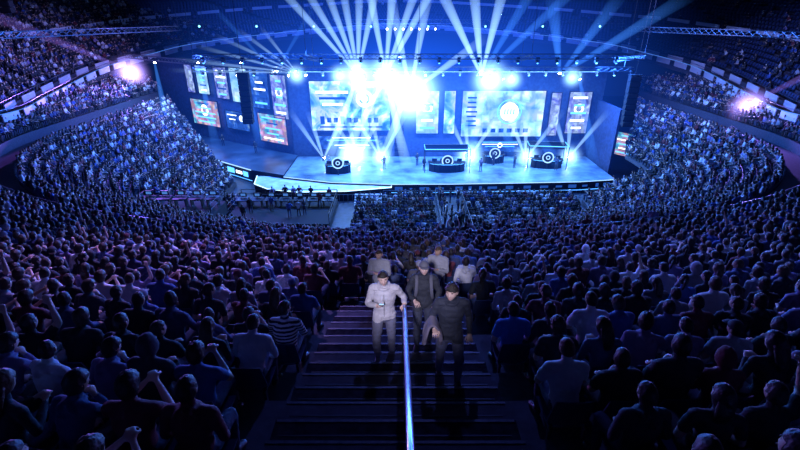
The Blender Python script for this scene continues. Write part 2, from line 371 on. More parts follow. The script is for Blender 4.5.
def standing(arms='down',tw=0):
    J=dict(pel=(0,0,.96),che=(0,0,1.27),nk=(0,0,1.47),hd=(0,.03,1.62),sL=(-.185,0,1.41),sR=(.185,0,1.41))
    A={'down':((.24,-.02,1.13),(.23,.06,.88)),'cross':((.25,.07,1.15),(-.01,.19,1.22)),'phone':((.23,.06,1.14),(.07,.27,1.27)),'up':((.30,.1,1.56),(.22,.14,1.80)),'hip':((.33,-.06,1.16),(.19,.08,1.02))}
    for s,sg in (('L',-1),('R',1)):
        (ex,ey,ez),(wx,wy,wz)=A[arms]
        if arms=='cross' and s=='L': wz+=.05
        J['e'+s]=(sg*ex,ey,ez); J['w'+s]=(sg*wx,wy,wz); J['h'+s]=(sg*.09,0,.92); J['k'+s]=(sg*.11,.03,.49); J['a'+s]=(sg*.12,-.02,.09); J['t'+s]=(sg*.15,.14,.03)
    return J
crowd_col=bpy.data.collections.new('seated_spectator_variants'); stand_col=bpy.data.collections.new('standing_person_variants'); chair_col=bpy.data.collections.new('arena_seat_variants')
specs=[(.05,'lap','short','long',0,0,1,0),(.22,'knees','crop','short',.2,-.1,1.08,0),(.0,'cross','short','short',-.3,.05,1.1,0),(.12,'phone','long','long',.1,-.35,.92,1),
 (.3,'chin','full','long',-.2,-.05,1,0),(-.05,'lap','cap','short',.35,0,1.12,0),(.1,'clap','full','short',0,.05,1.0,0),(.05,'cross','hood','long',-.1,0,1.1,0),
 (.18,'lap','pony','short',-.45,0,.92,1),(.02,'up','short','short',0,.1,1.02,0),(.35,'knees','full','long',.15,.1,1.1,0),(.08,'phone','beanie','long',-.15,-.3,1.08,0),(.15,'knees','crop','long',.5,0,1.05,0),(.0,'lap','long','short',.2,0,.94,1)]
VARW=[0,0,1,1,2,3,4,4,5,6,6,7,8,9,10,10,11,12,12,13,0,2]
for i,(ln,ar,ha,sl,yw,pt,bk,fm) in enumerate(specs):
    me=human('spectator_%02d'%i,seated(ln,ar,R.uniform(-.12,.12)),CROWD_M,ha,sl,yw,pt,R.uniform(-.08,.08),.014,False,bk,fem=bool(fm),hood=(sl=='long' and i%2==0))
    crowd_col.objects.link(bpy.data.objects.new('spectator_%02d'%i,me))
for i,(ar,ha,sl,yw) in enumerate([('down','short','long',.2),('cross','cap','short',0),('phone','crop','long',-.3),('up','full','short',0),('hip','short','long',.4)]):
    me=human('standing_%02d'%i,standing(ar),CROWD_M,ha,sl,yw,-.05,0,.016,False,1.08)
    stand_col.objects.link(bpy.data.objects.new('standing_%02d'%i,me))
def seat_mesh():
    mb=MB()
    def sheet(fn,nu=7,nv=6,th=.018):
        b=len(mb.v)
        for side in (0,1):
            for j in range(nv):
                for i in range(nu):
                    p,n=fn(i/(nu-1)*2-1,j/(nv-1)); mb.v.append(V(p)+V(n)*(th*side))
        K=nu*nv
        for j in range(nv-1):
            for i in range(nu-1):
                a=b+j*nu+i; mb.f.append((a,a+1,a+nu+1,a+nu)); mb.m.append(0); mb.f.append((K+a,K+a+nu,K+a+nu+1,K+a+1)); mb.m.append(0)
        edge=[j*nu for j in range(nv)]+[(nv-1)*nu+i for i in range(1,nu)]+[j*nu+nu-1 for j in range(nv-2,-1,-1)]+[i for i in range(nu-2,0,-1)]
        for a,c in zip(edge,edge[1:]+edge[:1]): mb.f.append((b+a,b+c,b+K+c,b+K+a)); mb.m.append(0)
    sheet(lambda u,v:((u*.225*(1-.12*v*v),-.16-.09*v+.045*u*u,.44+.42*v-.03*u*u*v),(0,-1,.2)))
    sheet(lambda u,v:((u*.22,-.17+.42*v,.425+.02*u*u-.02*math.sin(v*3)),(0,0,-1)))
    for sx in (-.19,.19):
        mb.box((sx,-.15,.22),(.035,.05,.44),1); mb.box((sx,-.05,.40),(.03,.30,.035),1)
    me=bpy.data.meshes.new('arena_seat_unit'); me.from_pydata([tuple(v) for v in mb.v],[],mb.f); me.materials.append(M_seatp); me.materials.append(M_dark)
    me.polygons.foreach_set('material_index',mb.m); me.update(); return me
chair_col.objects.link(bpy.data.objects.new('arena_seat_unit',seat_mesh()))
def scatter(name,pts,col):
    me=bpy.data.meshes.new(name); me.from_pydata([tuple(p[0]) for p in pts],[],[])
    a=me.attributes.new('rot','FLOAT_VECTOR','POINT'); a.data.foreach_set('vector',[x for p in pts for x in (0,0,p[1])])
    a=me.attributes.new('scl','FLOAT','POINT'); a.data.foreach_set('value',[p[2] for p in pts])
    a=me.attributes.new('idx','INT','POINT'); a.data.foreach_set('value',[p[3] for p in pts])
    o=link(bpy.data.objects.new(name,me)); ng=bpy.data.node_groups.new(name+'_gn','GeometryNodeTree')
    ng.interface.new_socket('Geometry',in_out='INPUT',socket_type='NodeSocketGeometry'); ng.interface.new_socket('Geometry',in_out='OUTPUT',socket_type='NodeSocketGeometry')
    N=ng.nodes; L=ng.links; gi=N.new('NodeGroupInput'); go=N.new('NodeGroupOutput'); ip=N.new('GeometryNodeInstanceOnPoints'); ci=N.new('GeometryNodeCollectionInfo')
    ci.inputs['Collection'].default_value=col; ci.inputs['Separate Children'].default_value=True; ci.inputs['Reset Children'].default_value=True
    def na(n,t): x=N.new('GeometryNodeInputNamedAttribute'); x.data_type=t; x.inputs['Name'].default_value=n; return x.outputs['Attribute']
    L.new(gi.outputs[0],ip.inputs['Points']); L.new(ci.outputs[0],ip.inputs['Instance']); ip.inputs['Pick Instance'].default_value=True
    L.new(na('idx','INT'),ip.inputs['Instance Index']); L.new(na('rot','FLOAT_VECTOR'),ip.inputs['Rotation']); L.new(na('scl','FLOAT'),ip.inputs['Scale']); L.new(ip.outputs[0],go.inputs[0])
    md=o.modifiers.new('instances','NODES'); md.node_group=ng; return o

# ------------------------------------------------------------------ bowl
YC=45.
ringL=[(-38,-8,16.5),(-41,12,13),(-40,28,10.8),(-38.2,43,10.1),(-40.3,52,10.4),(-41.9,66,12),(-39.1,75,13.2),(-34,82,14.4),(-18.6,91,16),(0,94,17)]
ctrl=[V(p) for p in ringL]+[V((-p[0],p[1],p[2])) for p in ringL[-2::-1]]
def catmull(P,n=12):
    out=[]
    for i in range(len(P)-1):
        p0,p1,p2,p3=P[max(i-1,0)],P[i],P[i+1],P[min(i+2,len(P)-1)]
        for k in range(n):
            t=k/n; out.append(.5*((2*p1)+(p2-p0)*t+(2*p0-5*p1+4*p2-p3)*t*t+(3*p1-p0-3*p2+p3)*t**3))
    out.append(P[-1]); return out
def resample(P,step):
    L=[0]
    for a,b in zip(P[:-1],P[1:]): L.append(L[-1]+(b-a).length)
    n=max(2,int(L[-1]/step)); out=[]; k=0
    for i in range(n+1):
        s=L[-1]*i/n
        while k<len(P)-2 and L[k+1]<s: k+=1
        t=(s-L[k])/max(1e-6,L[k+1]-L[k]); out.append(P[k].lerp(P[k+1],min(1,t)))
    return out
RING=resample(catmull(ctrl),1.0)
poly=[(p.x,p.y) for p in RING]
def inside(x,y):
    c=False; n=len(poly); j=n-1
    for i in range(n):
        xi,yi=poly[i]; xj,yj=poly[j]
        if (yi>y)!=(yj>y) and x<(xj-xi)*(y-yi)/(yj-yi)+xi: c=not c
        j=i
    return c
def keep(x,y):
    if not inside(x,y): return False
    if x<0 and y>50 and x>-19-(y-50)*.85: return False
    if x>0 and y>46 and x<27+(max(0,y-52))*.5: return False
    return True
def path(d):
    P=[]
    for y in np.arange(88,45,-1.0): P.append(V((-(20+d),y,0)))
    for i in range(121):
        th=math.pi+math.pi*i/120; P.append(V(((20+d)*math.cos(th),YC+(9+d)*math.sin(th),0)))
    for y in np.arange(46,89,1.0): P.append(V((20+d,y,0)))
    return P
PITCH=.85; RISE=.335
NL=17; RL=.415; ZA=.6+NL*RL
tiers=[('lower',0.,.6,NL,RL),('upper',16.5,8.55,26,RISE)]
tb=MB()
rows=[]
for nm,d0,z0,n,rs in tiers:
    for k in range(n):
        d=d0+k*PITCH; z=z0+k*rs; A=path(d); B=path(d+PITCH); zl=z-rs if (k>0) else (0 if nm=='lower' else ZA-.03)
        rows.append((nm,k,d,z))
        for i in range(len(A)-1):
            c=(A[i]+A[i+1]+B[i]+B[i+1])/4
            if not keep(c.x,c.y): continue
            a,b,e,f=[V((q.x,q.y,z)) for q in (A[i],A[i+1],B[i+1],B[i])]
            tb.quad(a,b,e,f); tb.quad(V((a.x,a.y,zl)),V((b.x,b.y,zl)),b,a)
A=path(NL*PITCH); B=path(16.5)
for i in range(len(A)-1):
    c=(A[i]+B[i+1])/2
    if keep(c.x,c.y): tb.quad(V((A[i].x,A[i].y,ZA)),V((A[i+1].x,A[i+1].y,ZA)),V((B[i+1].x,B[i+1].y,ZA)),V((B[i].x,B[i].y,ZA)))
tb.obj('seating_terrace',[M_conc])
rb=MB()
A=path(16.55)
top=[p if (keep(p.x,p.y) and abs(p.x)<27) else None for p in A]
for a,b in zip(top[:-1],top[1:]):
    if a is None or b is None: continue
    for h,r in ((1.0,.03),(.55,.018)): rb.tube(a+V((0,0,8.55+h)),b+V((0,0,8.55+h)),r,0,6)
    rb.tube(a+V((0,0,8.5)),a+V((0,0,9.55)),.025,0,6)
rb.obj('balcony_railing',[M_truss])
AISLE_END=9.3
st=MB()
for k in range(26):
    y1=36-16.5-k*PITCH; z=8.55+k*RISE
    if y1>AISLE_END+.9: continue
    st.box((-.05,y1-PITCH*.75,z+RISE/4),(2.78,PITCH/2,RISE/2),0)
    for (yy,zz) in ((y1-.02,z+.004),(y1-PITCH/2-.02,z+RISE/2+.004)):
        st.box((-.05,yy,zz),(2.74,.035,.012),1)
        st.box((-.05,yy-.2,zz-.001),(2.6,.02,.006),2)
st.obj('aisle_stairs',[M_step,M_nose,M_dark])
ls=MB()
for k in range(NL):
    y1=36-k*PITCH-.5; z=.6+k*RL
    ls.box((5.5,y1-PITCH*.75,z+RL/4),(2.0,PITCH/2,RL/2),0); ls.box((5.5,y1-PITCH/2,z+RL/2+.004),(2.0,.04,.012),1)
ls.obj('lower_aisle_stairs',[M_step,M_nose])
hr=MB()
def surf(y): return 8.55+(19.5-y)*RISE/PITCH
YE=5.98
hr.path([V((.07,-1.5,surf(-1.5)+.95)),V((.07,YE-.1,surf(YE-.1)+.95))],.030,0,14)
hr.path([V((.07,YE-.1,surf(YE-.1)+.95)),V((.07,YE-.02,surf(YE-.02)+.90)),V((.07,YE,surf(YE)+.80)),V((.07,YE,13.74))],.030,0,14)
hr.sph((.07,YE-.1,surf(YE-.1)+.95),.030); hr.sph((.07,YE-.02,surf(YE-.02)+.90),.030); hr.sph((.07,YE,surf(YE)+.80),.030)
for y in (4.0,2.2,.4): hr.tube((.07,y,surf(y)-.1),(.07,y,surf(y)+.95),.022,0,10)
hr.path([V((.07,-1.5,surf(-1.5)+.5)),V((.07,YE,surf(YE)+.5))],.016,0,10)
hr.tube((.07,YE,13.74),(.07,YE,13.77),.06,0,12)
hr.obj('stair_handrail',[M_steel],smooth=True)

def foh(x,y): return (-17.5<x<-6.5 and 38.5<y<46.5) or (-25<x<-16 and 35.8<y<41)
seats=[];people=[];stands=[];special={}
SP=.56
for nm,k,d,z in rows:
    P=path(d+.60)
    L=0; nxt=0
    for a,b in zip(P[:-1],P[1:]):
        seg=(b-a).length; t=nxt-L
        while t<seg:
            p=a.lerp(b,t/seg); t+=SP; nxt+=SP
            if not keep(p.x,p.y) or foh(p.x,p.y): continue
            if nm=='upper' and -1.66<p.x<1.60 and p.y<AISLE_END: continue
            if nm=='lower' and 4.3<p.x<6.8 and p.y<45: continue
            if p.y<-.2 and abs(p.x)<5: continue
            tg=(b-a).normalized(); nrm=V((-tg.y,tg.x,0))
            yw=math.atan2(nrm.y,nrm.x)-math.pi/2
            if nrm.dot(V((0,48,0))-p)<0: yw+=math.pi
            seats.append((V((p.x,p.y,z)),yw,1,0))
            if nm=='upper' and k in (15,16,17) and 1.55<abs(p.x)<2.2 and p.y<8:
                sk_=('L' if p.x<0 else 'R')+str(k)
                if sk_ in ('L16','L17','R16','R17') and sk_ not in special: special[sk_]=(p.x,p.y,z,yw); continue
            if R.random()<(.95 if p.y<60 else .85):
                ty=math.atan2(56-p.y,4-p.x)-math.pi/2; dy=(ty-yw+math.pi)%(2*math.pi)-math.pi
                pw=yw+max(-.5,min(.5,dy*.6))+R.gauss(0,.10)
                people.append((V((p.x+R.gauss(0,.03),p.y+R.gauss(0,.02),z)),pw,R.gauss(1,.045),R.choice(VARW)))
        L+=seg
for iy in range(12):
    y=36.9+iy*.95
    for ix in range(-40,48):
        x=ix*.56
        if foh(x,y) or 3.9<x<6.9 or -6.5<x<-4.6: continue
        if (x/20)**2+((45-min(45,y))/9)**2>.93: continue
        if y>46.4 and x<0: continue
        seats.append((V((x,y,0)),0,1,0))
        if R.random()<.92: people.append((V((x+R.gauss(0,.03),y,0)),R.gauss(0,.15)+math.atan2(-(5-x),56-y)*.3,R.gauss(1,.045),R.choice(VARW)))
for i in range(34):
    x=R.choice([R.uniform(-14,16),R.uniform(2,12)]); e=math.sqrt(max(0,1-(x/35)**2)); y=45-24.3*e+R.uniform(-.4,.4)
    stands.append((V((x,y,ZA)),R.uniform(-.7,.7),R.gauss(1,.04),R.randrange(5)))
for i in range(26): 
    stands.append((V((R.uniform(4.2,6.6),R.uniform(37.5,48),0)),R.uniform(-2,2),R.gauss(1,.04),R.randrange(5)))
for x,y,yw in ((-.45,8.6,3.0),(.85,8.75,2.8)):
    k=int((19.5-y)/PITCH); fr=(19.5-y)/PITCH-k
    stands.append((V((x,y,8.55+k*RISE+(RISE/2 if fr>.5 else 0))),yw,.97,R.choice([0,2])))
for i in range(14):
    stands.append((V((R.uniform(-16,-7.5),R.uniform(40,45.5),.8)),R.uniform(-.6,.6),1,R.choice([0,2,4])))
for x,y,z in ((-9,55,1.4),(3,54,1.4),(2.2,56,1.4),(10,53.5,1.4),(14.5,55,1.4),(8.6,56.5,1.4),(-2,54.5,1.4),(19.5,54,1.4),(12,56,1.4),(-20,61,1.6),(-26,65,1.6)):
    stands.append((V((x,y,z)),math.pi+R.uniform(-.8,.8),1,R.choice([0,2,4])))

# ------------------------------------------------------------------ outer tier beyond the ring
nR=[]
for i,p in enumerate(RING):
    t=(RING[min(i+1,len(RING)-1)]-RING[max(i-1,0)]); t.z=0; t.normalize(); nR.append(V((-t.y,t.x,0)))
if nR[len(nR)//2].y<0: nR=[-n for n in nR]
ot=MB(); OR=20; OP=.85; OH=.43
def oring(d,z): return [V((p.x+n.x*d,p.y+n.y*d,p.z+z)) for p,n in zip(RING,nR)]
def zof(k): return .3+k*OH
for k in range(OR):
    A=oring(1.6+k*OP,zof(k)); B=oring(1.6+(k+1)*OP,zof(k)); A0=oring(1.6+k*OP,zof(k)-OH if k else -.4)
    for i in range(len(A)-1): ot.quad(A[i],A[i+1],B[i+1],B[i]); ot.quad(A0[i],A0[i+1],A[i+1],A[i])
    C=resample([a.lerp(b,.65) for a,b in zip(A,B)],.58)
    for i in range(1,len(C)-1):
        p=C[i]
        if p.y<25: continue
        tg=(C[i+1]-C[i-1]); inn=V((tg.y,-tg.x,0)).normalized()
        if inn.dot(V((0,50,0))-p)<0: inn=-inn
        yw=math.atan2(inn.y,inn.x)-math.pi/2
        if (i//2)%14==0: continue
        q=V((p.x,p.y,p.z))
        seats.append((q,yw,1,0))
        pr=.85 if (p.x<-18 and p.y<88) else (.12 if p.x>20 and p.y<70 else .03)
        if R.random()<pr: people.append((q,yw+R.gauss(0,.2),R.gauss(1,.04),R.choice(VARW)))
A=oring(-.6,-.35); B=oring(1.6,-.35)
for i in range(len(A)-1): ot.quad(A[i],A[i+1],B[i+1],B[i])
ot.obj('outer_seating_terrace',[M_conc])
wl=MB(); A=oring(1.6+OR*OP,zof(OR-1)); 
for i in range(len(A)-1): wl.quad(A[i],A[i+1],V((A[i+1].x,A[i+1].y,36)),V((A[i].x,A[i].y,36)))
wl.obj('wall_perimeter',[M_black])
fa=MB()
def bandp(d,z,h,seg,gap,m):
    P=resample(oring(d,z),seg)
    for a,b in zip(P[:-1],P[1:]):
        dd=b-a; g=dd.normalized()*gap/2; a2=a+g;b2=b-g; n=V((-dd.y,dd.x,0)).normalized()*.06
        u=V((0,0,h)); k=len(fa.v); fa.v+=[a2-n,b2-n,b2+n,a2+n,a2-n+u,b2-n+u,b2+n+u,a2+n+u]
        for f in ((3,2,1,0),(4,5,6,7),(0,1,5,4),(1,2,6,5),(2,3,7,6),(3,0,4,7)): fa.f.append(tuple(k+x for x in f)); fa.m.append(m)
bandp(-.6,-.35,.75,3.2,.9,0); bandp(-.55,-.9,.5,5,0,1); bandp(1.5,-.1,.7,4.2,1.6,0); bandp(9.0,4.4,.5,5,1.2,0)
P=resample(oring(-.6,.75),1.5); fa.path(P,.03,2,5)
P=resample(oring(1.5,.95),1.5); fa.path(P,.03,2,5)
P=resample(oring(-.7,.42),1.5); fa.path(P[20:-20],.03,3,5)
fa.obj('ring_balcony_fascia',[M_panel,M_conc,M_truss,emi('ring_led',(.1,.3,1),.9)])
scatter('arena_seats',seats,chair_col)
scatter('seated_spectator_crowd',people,crowd_col)
scatter('standing_people_crowd',stands,stand_col)

fl=MB(); fl.quad((-60,20,-.02),(60,20,-.02),(60,120,-.02),(-60,120,-.02)); fl.obj('floor',[M_floor])
cl=MB(); cl.quad((-75,-30,36),(-75,130,36),(75,130,36),(75,-30,36)); cl.obj('ceiling',[M_black])

# ------------------------------------------------------------------ stage
sg=empty('concert_stage')
s=MB()
out=[(-14,51.5),(-8,49.6),(-1,48.9),(6,49.0),(14,49.4),(21,49.8),(25.5,50.6),(25.5,60),(-14,60)]
def prism(mb,pts,z0,z1,mt,ms):
    b=len(mb.v); n=len(pts)
    for z in (z0,z1):
        for p in pts: mb.v.append(V((p[0],p[1],z)))
    mb.f.append(tuple(b+n+i for i in range(n))); mb.m.append(mt)
    for i in range(n): j=(i+1)%n; mb.f.append((b+i,b+j,b+n+j,b+n+i)); mb.m.append(ms)
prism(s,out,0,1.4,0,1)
for a,b in zip(out[:6],out[1:7]): 
    a3=V((a[0],a[1]-.03,1.36)); b3=V((b[0],b[1]-.03,1.36)); s.tube(a3,b3,.05,2)
    a3.z=b3.z=.35; s.tube(a3,b3,.03,3)
    L=(b3-a3).length; dr=(b3-a3).normalized()
    q=.4
    while q<L-.8:
        w=R.uniform(.3,1.1); c=a3+dr*(q+w/2)+V((0,-.03,.5)); s.box(c,(w,.03,R.uniform(.15,.45)),4,rz=math.atan2(dr.y,dr.x)); q+=w+R.uniform(.3,1.2)
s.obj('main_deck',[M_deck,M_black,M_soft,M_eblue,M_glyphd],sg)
w=MB()
th=[(-17.5,52.5),(-17,49.6),(-15,47.9),(-11.5,46.9),(-6,47.2),(-1,48.4),(-1,49.3),(-8,50),(-14,52.2)]
prism(w,th,0,1.15,0,1)
for a,b in zip(th[:6],th[1:7]): w.tube(V((a[0],a[1],1.17)),V((b[0],b[1],1.17)),.06,2)
for i in range(5): w.box((-3.5,46.6-i*.28,.92-i*.2),(3.0,.3,.2),3)
w.obj('curved_thrust_walkway',[mat('walkway_top',(.5,.62,.8),.4,vary=.3,bscale=1),M_black,M_strip,M_panel],sg)
w=MB(); wing=[(-14,51.5),(-18.5,53.5),(-37,67),(-40,73),(-37,75),(-14,60)]
prism(w,wing,0,1.6,0,1)
a=V((-18.5,53.4,0));b=V((-37,66.9,0)); dr=(b-a).normalized(); ang=math.atan2(dr.y,dr.x); L=(b-a).length
w.tube(a+V((0,0,1.6)),b+V((0,0,1.6)),.07,2); w.tube(a+V((0,0,.2)),b+V((0,0,.2)),.04,3)
q=.6
while q<L-1.5:
    wd=R.uniform(.5,1.6); nn=V((dr.y,-dr.x,0)); nn=nn if nn.y<0 else -nn
    w.box(a+dr*(q+wd/2)+nn*.06+V((0,0,.9)),(wd,.04,R.uniform(.3,.7)),R.choice([4,3,4]),rz=ang); q+=wd+R.uniform(.2,.9)
w.obj('wing_deck',[mat('wing_floor',(.04,.07,.13),.3,vary=.6,bscale=.4),M_black,M_soft,M_eblue,M_glyph],sg)
w=MB(); w.box((6,60.4,6.6),(41,.3,13.2),0); 
c=(V((-14.5,60.4,0))+V((-38.5,75.6,0)))/2; dv=V((-24,15.2,0)); wa=math.atan2(dv.y,dv.x)
w.box((c.x,c.y,6.5),(dv.length,.3,13),0,rz=wa)
w.box((26,57,4.5),(.3,7,9),0)
w.obj('stage_backdrop',[mat('backdrop_cloth',(.02,.04,.12),.8,vary=.4,bscale=3)],sg)
def panel(name,c,wd,ht,m,rz=0,deco=None,par=None):
    mb=MB(); mb.box((0,0,0),(wd,.12,ht),0); t=.09
    for x in (-wd/2,wd/2): mb.box((x,-.02,0),(t,.2,ht+t),1)
    for z in (-ht/2,ht/2): mb.box((0,-.02,z),(wd+t,.2,t),1)
    if deco: deco(mb,wd,ht)
    o=mb.obj(name,[m,M_dark,M_glyph,M_glyphd,M_eblue,M_ered],par or sg); o.location=c; o.rotation_euler=(0,0,rz); return o
def d_logo(mb,w,h):
    mb.disc((w*.18,-.09,h*.15),h*.17,m=2,r_in=h*.11); mb.disc((w*.18,-.10,h*.15),h*.07,m=2)
    for i in range(3): mb.box((-w*.22,-.09,h*(.28-i*.12)),(w*(.4-.07*i),.03,h*.05),2 if i!=1 else 3)
    for i in range(9): mb.box((-w*.36+i*w*.085,-.09,-h*.28),(w*.055,.03,h*.10 if i%3 else h*.16),3)
    mb.box((0,-.09,-h*.42),(w*.8,.03,h*.03),3)
def d_ring(mb,w,h):
    mb.disc((w*.08,-.09,h*.05),h*.27,m=4,r_in=h*.25); mb.disc((w*.08,-.1,h*.05),h*.20,m=2)
    for i in range(4): mb.box((w*.08-h*.10+i*h*.065,-.12,h*.05),(h*.03,.03,h*.12),4)
    for i in range(7): mb.box((-w*.38,-.09,h*.35-i*h*.1),(w*.14*R.uniform(.6,1),.03,h*.035),3)
    for i in range(6): mb.box((-w*.2+i*w*.10,-.09,-h*.36),(w*.06,.03,h*.09),3)
def d_bars(mb,w,h):
    for i in range(5): mb.box((0,-.09,h*(.36-.18*i)),(w*R.uniform(.35,.75),.03,h*.05),R.choice([2,3,4]))
    if R.random()<.5: mb.disc((0,-.1,h*.1),min(w,h)*.22,m=2,r_in=min(w,h)*.13)
panel('screen_main',(-6.5,59.9,8.2),10.4,6.4,SC_bright,0,d_logo)
panel('screen_player',(13.5,59.9,7.2),10.8,6.0,SC_white,0,d_ring)
panel('banner_1',(3.6,59.9,7.4),3.0,5.6,SC_white,0,d_bars); panel('banner_2',(6.5,59.9,7.4),1.5,5.6,SC_bright,0,None)
panel('banner_3',(20.2,59.6,7.2),1.3,5.6,SC_post,0,None); panel('banner_4',(23.3,59.6,7.4),2.9,5.4,SC_post,0,d_bars)
panel('screen_under',(-6.5,59.8,3.4),9.6,1.9,SC_mid,0,d_bars); panel('screen_under_2',(13.5,59.8,2.9),8,1.6,SC_mid,0,d_bars)
panel('screen_side',(28.8,56.5,4.0),3.4,3.0,SC_warm,-.9,d_bars)
base=V((-14.5,60.0,0)); du=dv.normalized(); nn=V((du.y,-du.x,0)); nn=nn if nn.y<0 else -nn
def wp(t,z,off=.35): q=base+du*t+nn*off; return (q.x,q.y,z)
for t,z,wd,ht,m,dc in ((1.2,9.3,2.8,5.6,SC_post,d_bars),(4.8,10.0,3.4,5.0,SC_mid,d_bars),(8.8,10.2,3.6,4.6,SC_white,None),(12.6,10.3,2.8,4.4,SC_post,d_bars),(16.8,10.4,2.6,4.0,SC_white,d_bars),(19.8,10.4,1.8,4.0,SC_post,None),
   (3.2,4.9,5.4,3.9,SC_warm,d_bars),(17.5,5.6,6.4,3.8,SC_warm,d_bars),(10.3,5.2,5.0,2.6,SC_mid,d_logo)):
    panel('wing_screen',wp(t,z),wd,ht,m,wa+math.pi,dc)
def booth(c,rz,big=1.0,roof=True):
    mb=MB()
    for i in range(7):
        a=-.9+i*.3; mb.box((math.sin(a)*2.2*big,-math.cos(a)*1.1*big+1.0,.55),(.70*big,.10,1.1),0,rz=a*.8)
        mb.box((math.sin(a)*2.2*big,-math.cos(a)*1.1*big+1.0-.06,1.02),(.66*big,.04,.06),3,rz=a*.8)
    mb.box((0,.6,1.12),(4.2*big,1.0,.07),1)
    for x in (-1.4,-.5,.5,1.4): mb.box((x*big,.45,1.42),(.6,.05,.38),1); mb.box((x*big,.48,1.2),(.08,.08,.12),1); mb.box((x*big,.49,1.42),(.54,.02,.33),3)
    mb.disc((0,-.20,1.5),.72,m=2,r_in=.56); mb.disc((0,-.18,1.5),.54,m=0); mb.disc((0,-.22,1.5),.27,m=2,r_in=.16)
    mb.tube((0,-.1,0),(0,-.1,1.0),.08,1)
    if roof:
        for x in (-2.5*big,2.5*big):
            for y in (-.1,2.2): mb.tube((x,y,0),(x,y,2.9),.05,1)
            mb.tube((x,-.1,2.9),(x,2.2,2.9),.05,3)
        mb.tube((-2.5*big,-.1,2.9),(2.5*big,-.1,2.9),.06,3); mb.tube((-2.5*big,2.2,2.9),(2.5*big,2.2,2.9),.05,1)
        mb.box((0,2.25,2.4),(4.9*big,.06,.9),0)
    o=mb.obj('player_booth',[M_black,M_dark,M_soft,M_eblue]); o.location=c; o.rotation_euler=(0,0,rz)
booth((5.8,53.2,1.4),0,1.1); booth((18.5,54.6,1.4),-.12,.95); booth((-7.5,52.3,1.4),.12,.75,False); booth((12.2,56.5,1.4),0,.7,False)

# ------------------------------------------------------------------ trusses and lights
def truss(mb,a,b,w=.5,m=0):
    a=V(a);b=V(b);t=(b-a).normalized(); s1=t.cross(V((0,0,1))).normalized()*w/2; u=V((0,0,w/2))
    cs=[s1+u,s1-u,-s1-u,-s1+u]
    for c in cs: mb.tube(a+c,b+c,.04,m,5)
    n=max(1,int((b-a).length/(w*1.6)))
    for i in range(n):
        p=a.lerp(b,i/n);q=a.lerp(b,(i+1)/n)
        for k in range(4): mb.tube(p+cs[k],q+cs[(k+1)%4],.022,m,4)
tr=empty('lighting_truss_rig')
tm=MB()
truss(tm,(-24,55,13.3),(27,55,13.3)); truss(tm,(-22,51,15.0),(26,51,15.0)); truss(tm,(-26,60,13.6),(-40,70,13.6)); truss(tm,(-14,60,13.8),(-26,60,13.6)); truss(tm,(-8,76,17.6),(14,76,17.6))
for x in (-22,-10,2,14,26): truss(tm,(x,51,15),(x,60,13.8),.35); tm.tube((x,55,13.5),(x,55,36),.03,0,4); tm.tube((x,51,15),(x,51,36),.03,0,4)
for x in (-8,14): tm.tube((x,76,17.6),(x,76,36),.03,0,4)
truss(tm,(-33,40,17.5),(-28,62,17.5),.5); truss(tm,(33,40,17.5),(28,62,17.5),.5)
truss(tm,(-30,66,18.2),(30,66,18.2),.5)
for x in (-33,33,-28,28): tm.tube((x,40 if abs(x)>30 else 62,17.5),(x,40 if abs(x)>30 else 62,36),.03,0,4)
tm.obj('truss_frame',[M_truss],tr)
fx=MB()
def fixture(p,aim,r=.17,lens=1):
    p=V(p); d=(V(aim)-p).normalized()
    fx.box(p+V((0,0,.35)),(.34,.34,.18),0); 
    sd=d.cross(V((0,0,1)));  sd=sd.normalized() if sd.length>.01 else V((1,0,0))
    for s_ in (-1,1): fx.tube(p+sd*s_*.2+V((0,0,.3)),p+sd*s_*.2-V((0,0,.05)),.035,0,5)
    fx.tube(p-d*.25,p+d*.2,.15,0,10,r1=r); fx.tube(p+d*.2,p+d*.23,r*.92,lens,12)
ZAX=V((0,0,1))
CM={}
def beam(p,q,r,vm,lens=1,fixt=True):
    p=V(p);q=V(q); d=q-p
    if vm.name not in CM:
        mb=MB(); mb.tube((0,0,0),(0,0,1),.22,0,20,r1=1); me=bpy.data.meshes.new('beam_'+vm.name); me.from_pydata([tuple(v) for v in mb.v],[],mb.f); me.materials.append(vm); CM[vm.name]=me
    o=bpy.data.objects.new('painted_light_beam',CM[vm.name]); o.location=p+d.normalized()*.24; o.rotation_mode='QUATERNION'; o.rotation_quaternion=ZAX.rotation_difference(d); o.scale=(r,r,d.length); link(o,tr)  # beam is a glowing cone, not light cast by the fixture
    if fixt: fixture(p,q,lens=lens)
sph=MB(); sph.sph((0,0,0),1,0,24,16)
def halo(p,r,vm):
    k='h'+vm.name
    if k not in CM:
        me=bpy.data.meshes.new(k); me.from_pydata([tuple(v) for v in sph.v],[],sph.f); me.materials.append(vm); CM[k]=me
    o=bpy.data.objects.new('painted_haze_glow',CM[k]); o.location=p; o.scale=(r,r,r) if not hasattr(r,'__len__') else r; link(o,tr); return o  # glowing ellipsoid
for x in (-13.5,-10.5,-8,-6,-4,-2): beam((-4.9,55,12.7),(x,51,23),.55,VM_white,fixt=(x==-8))
for x in (-3.5,-.5,2.5,4.5): beam((-1.7,55,12.7),(x,51,23.5),.6,VM_white,fixt=(x==-.5))
for x,z in ((3,22),(-1,21),(9,17)): beam((1.2,54,10.9),(x,50,z),.6,VM_white,fixt=(x==3))
for x,z in ((-26,13.4),(-25,14.6),(-22.5,16),(-20,17),(-17.5,17.6),(-15,17.8)): beam((-12,55,12.9),(x,53,z),.28,VM_white,fixt=(x==-20))
for x,z in ((-20,20),(-9,20)): beam((-14.5,55,12.9),(x,53,z),.35,VM_blue)
for x in (3,7,10.5,14,19): beam((9.5,55,12.6),(x,50,23),.7,VM_white if x<14 else VM_blue,fixt=(x==7))
for x in (15,22,29): beam((19,56,12.6),(x,50,21),.8,VM_blue)
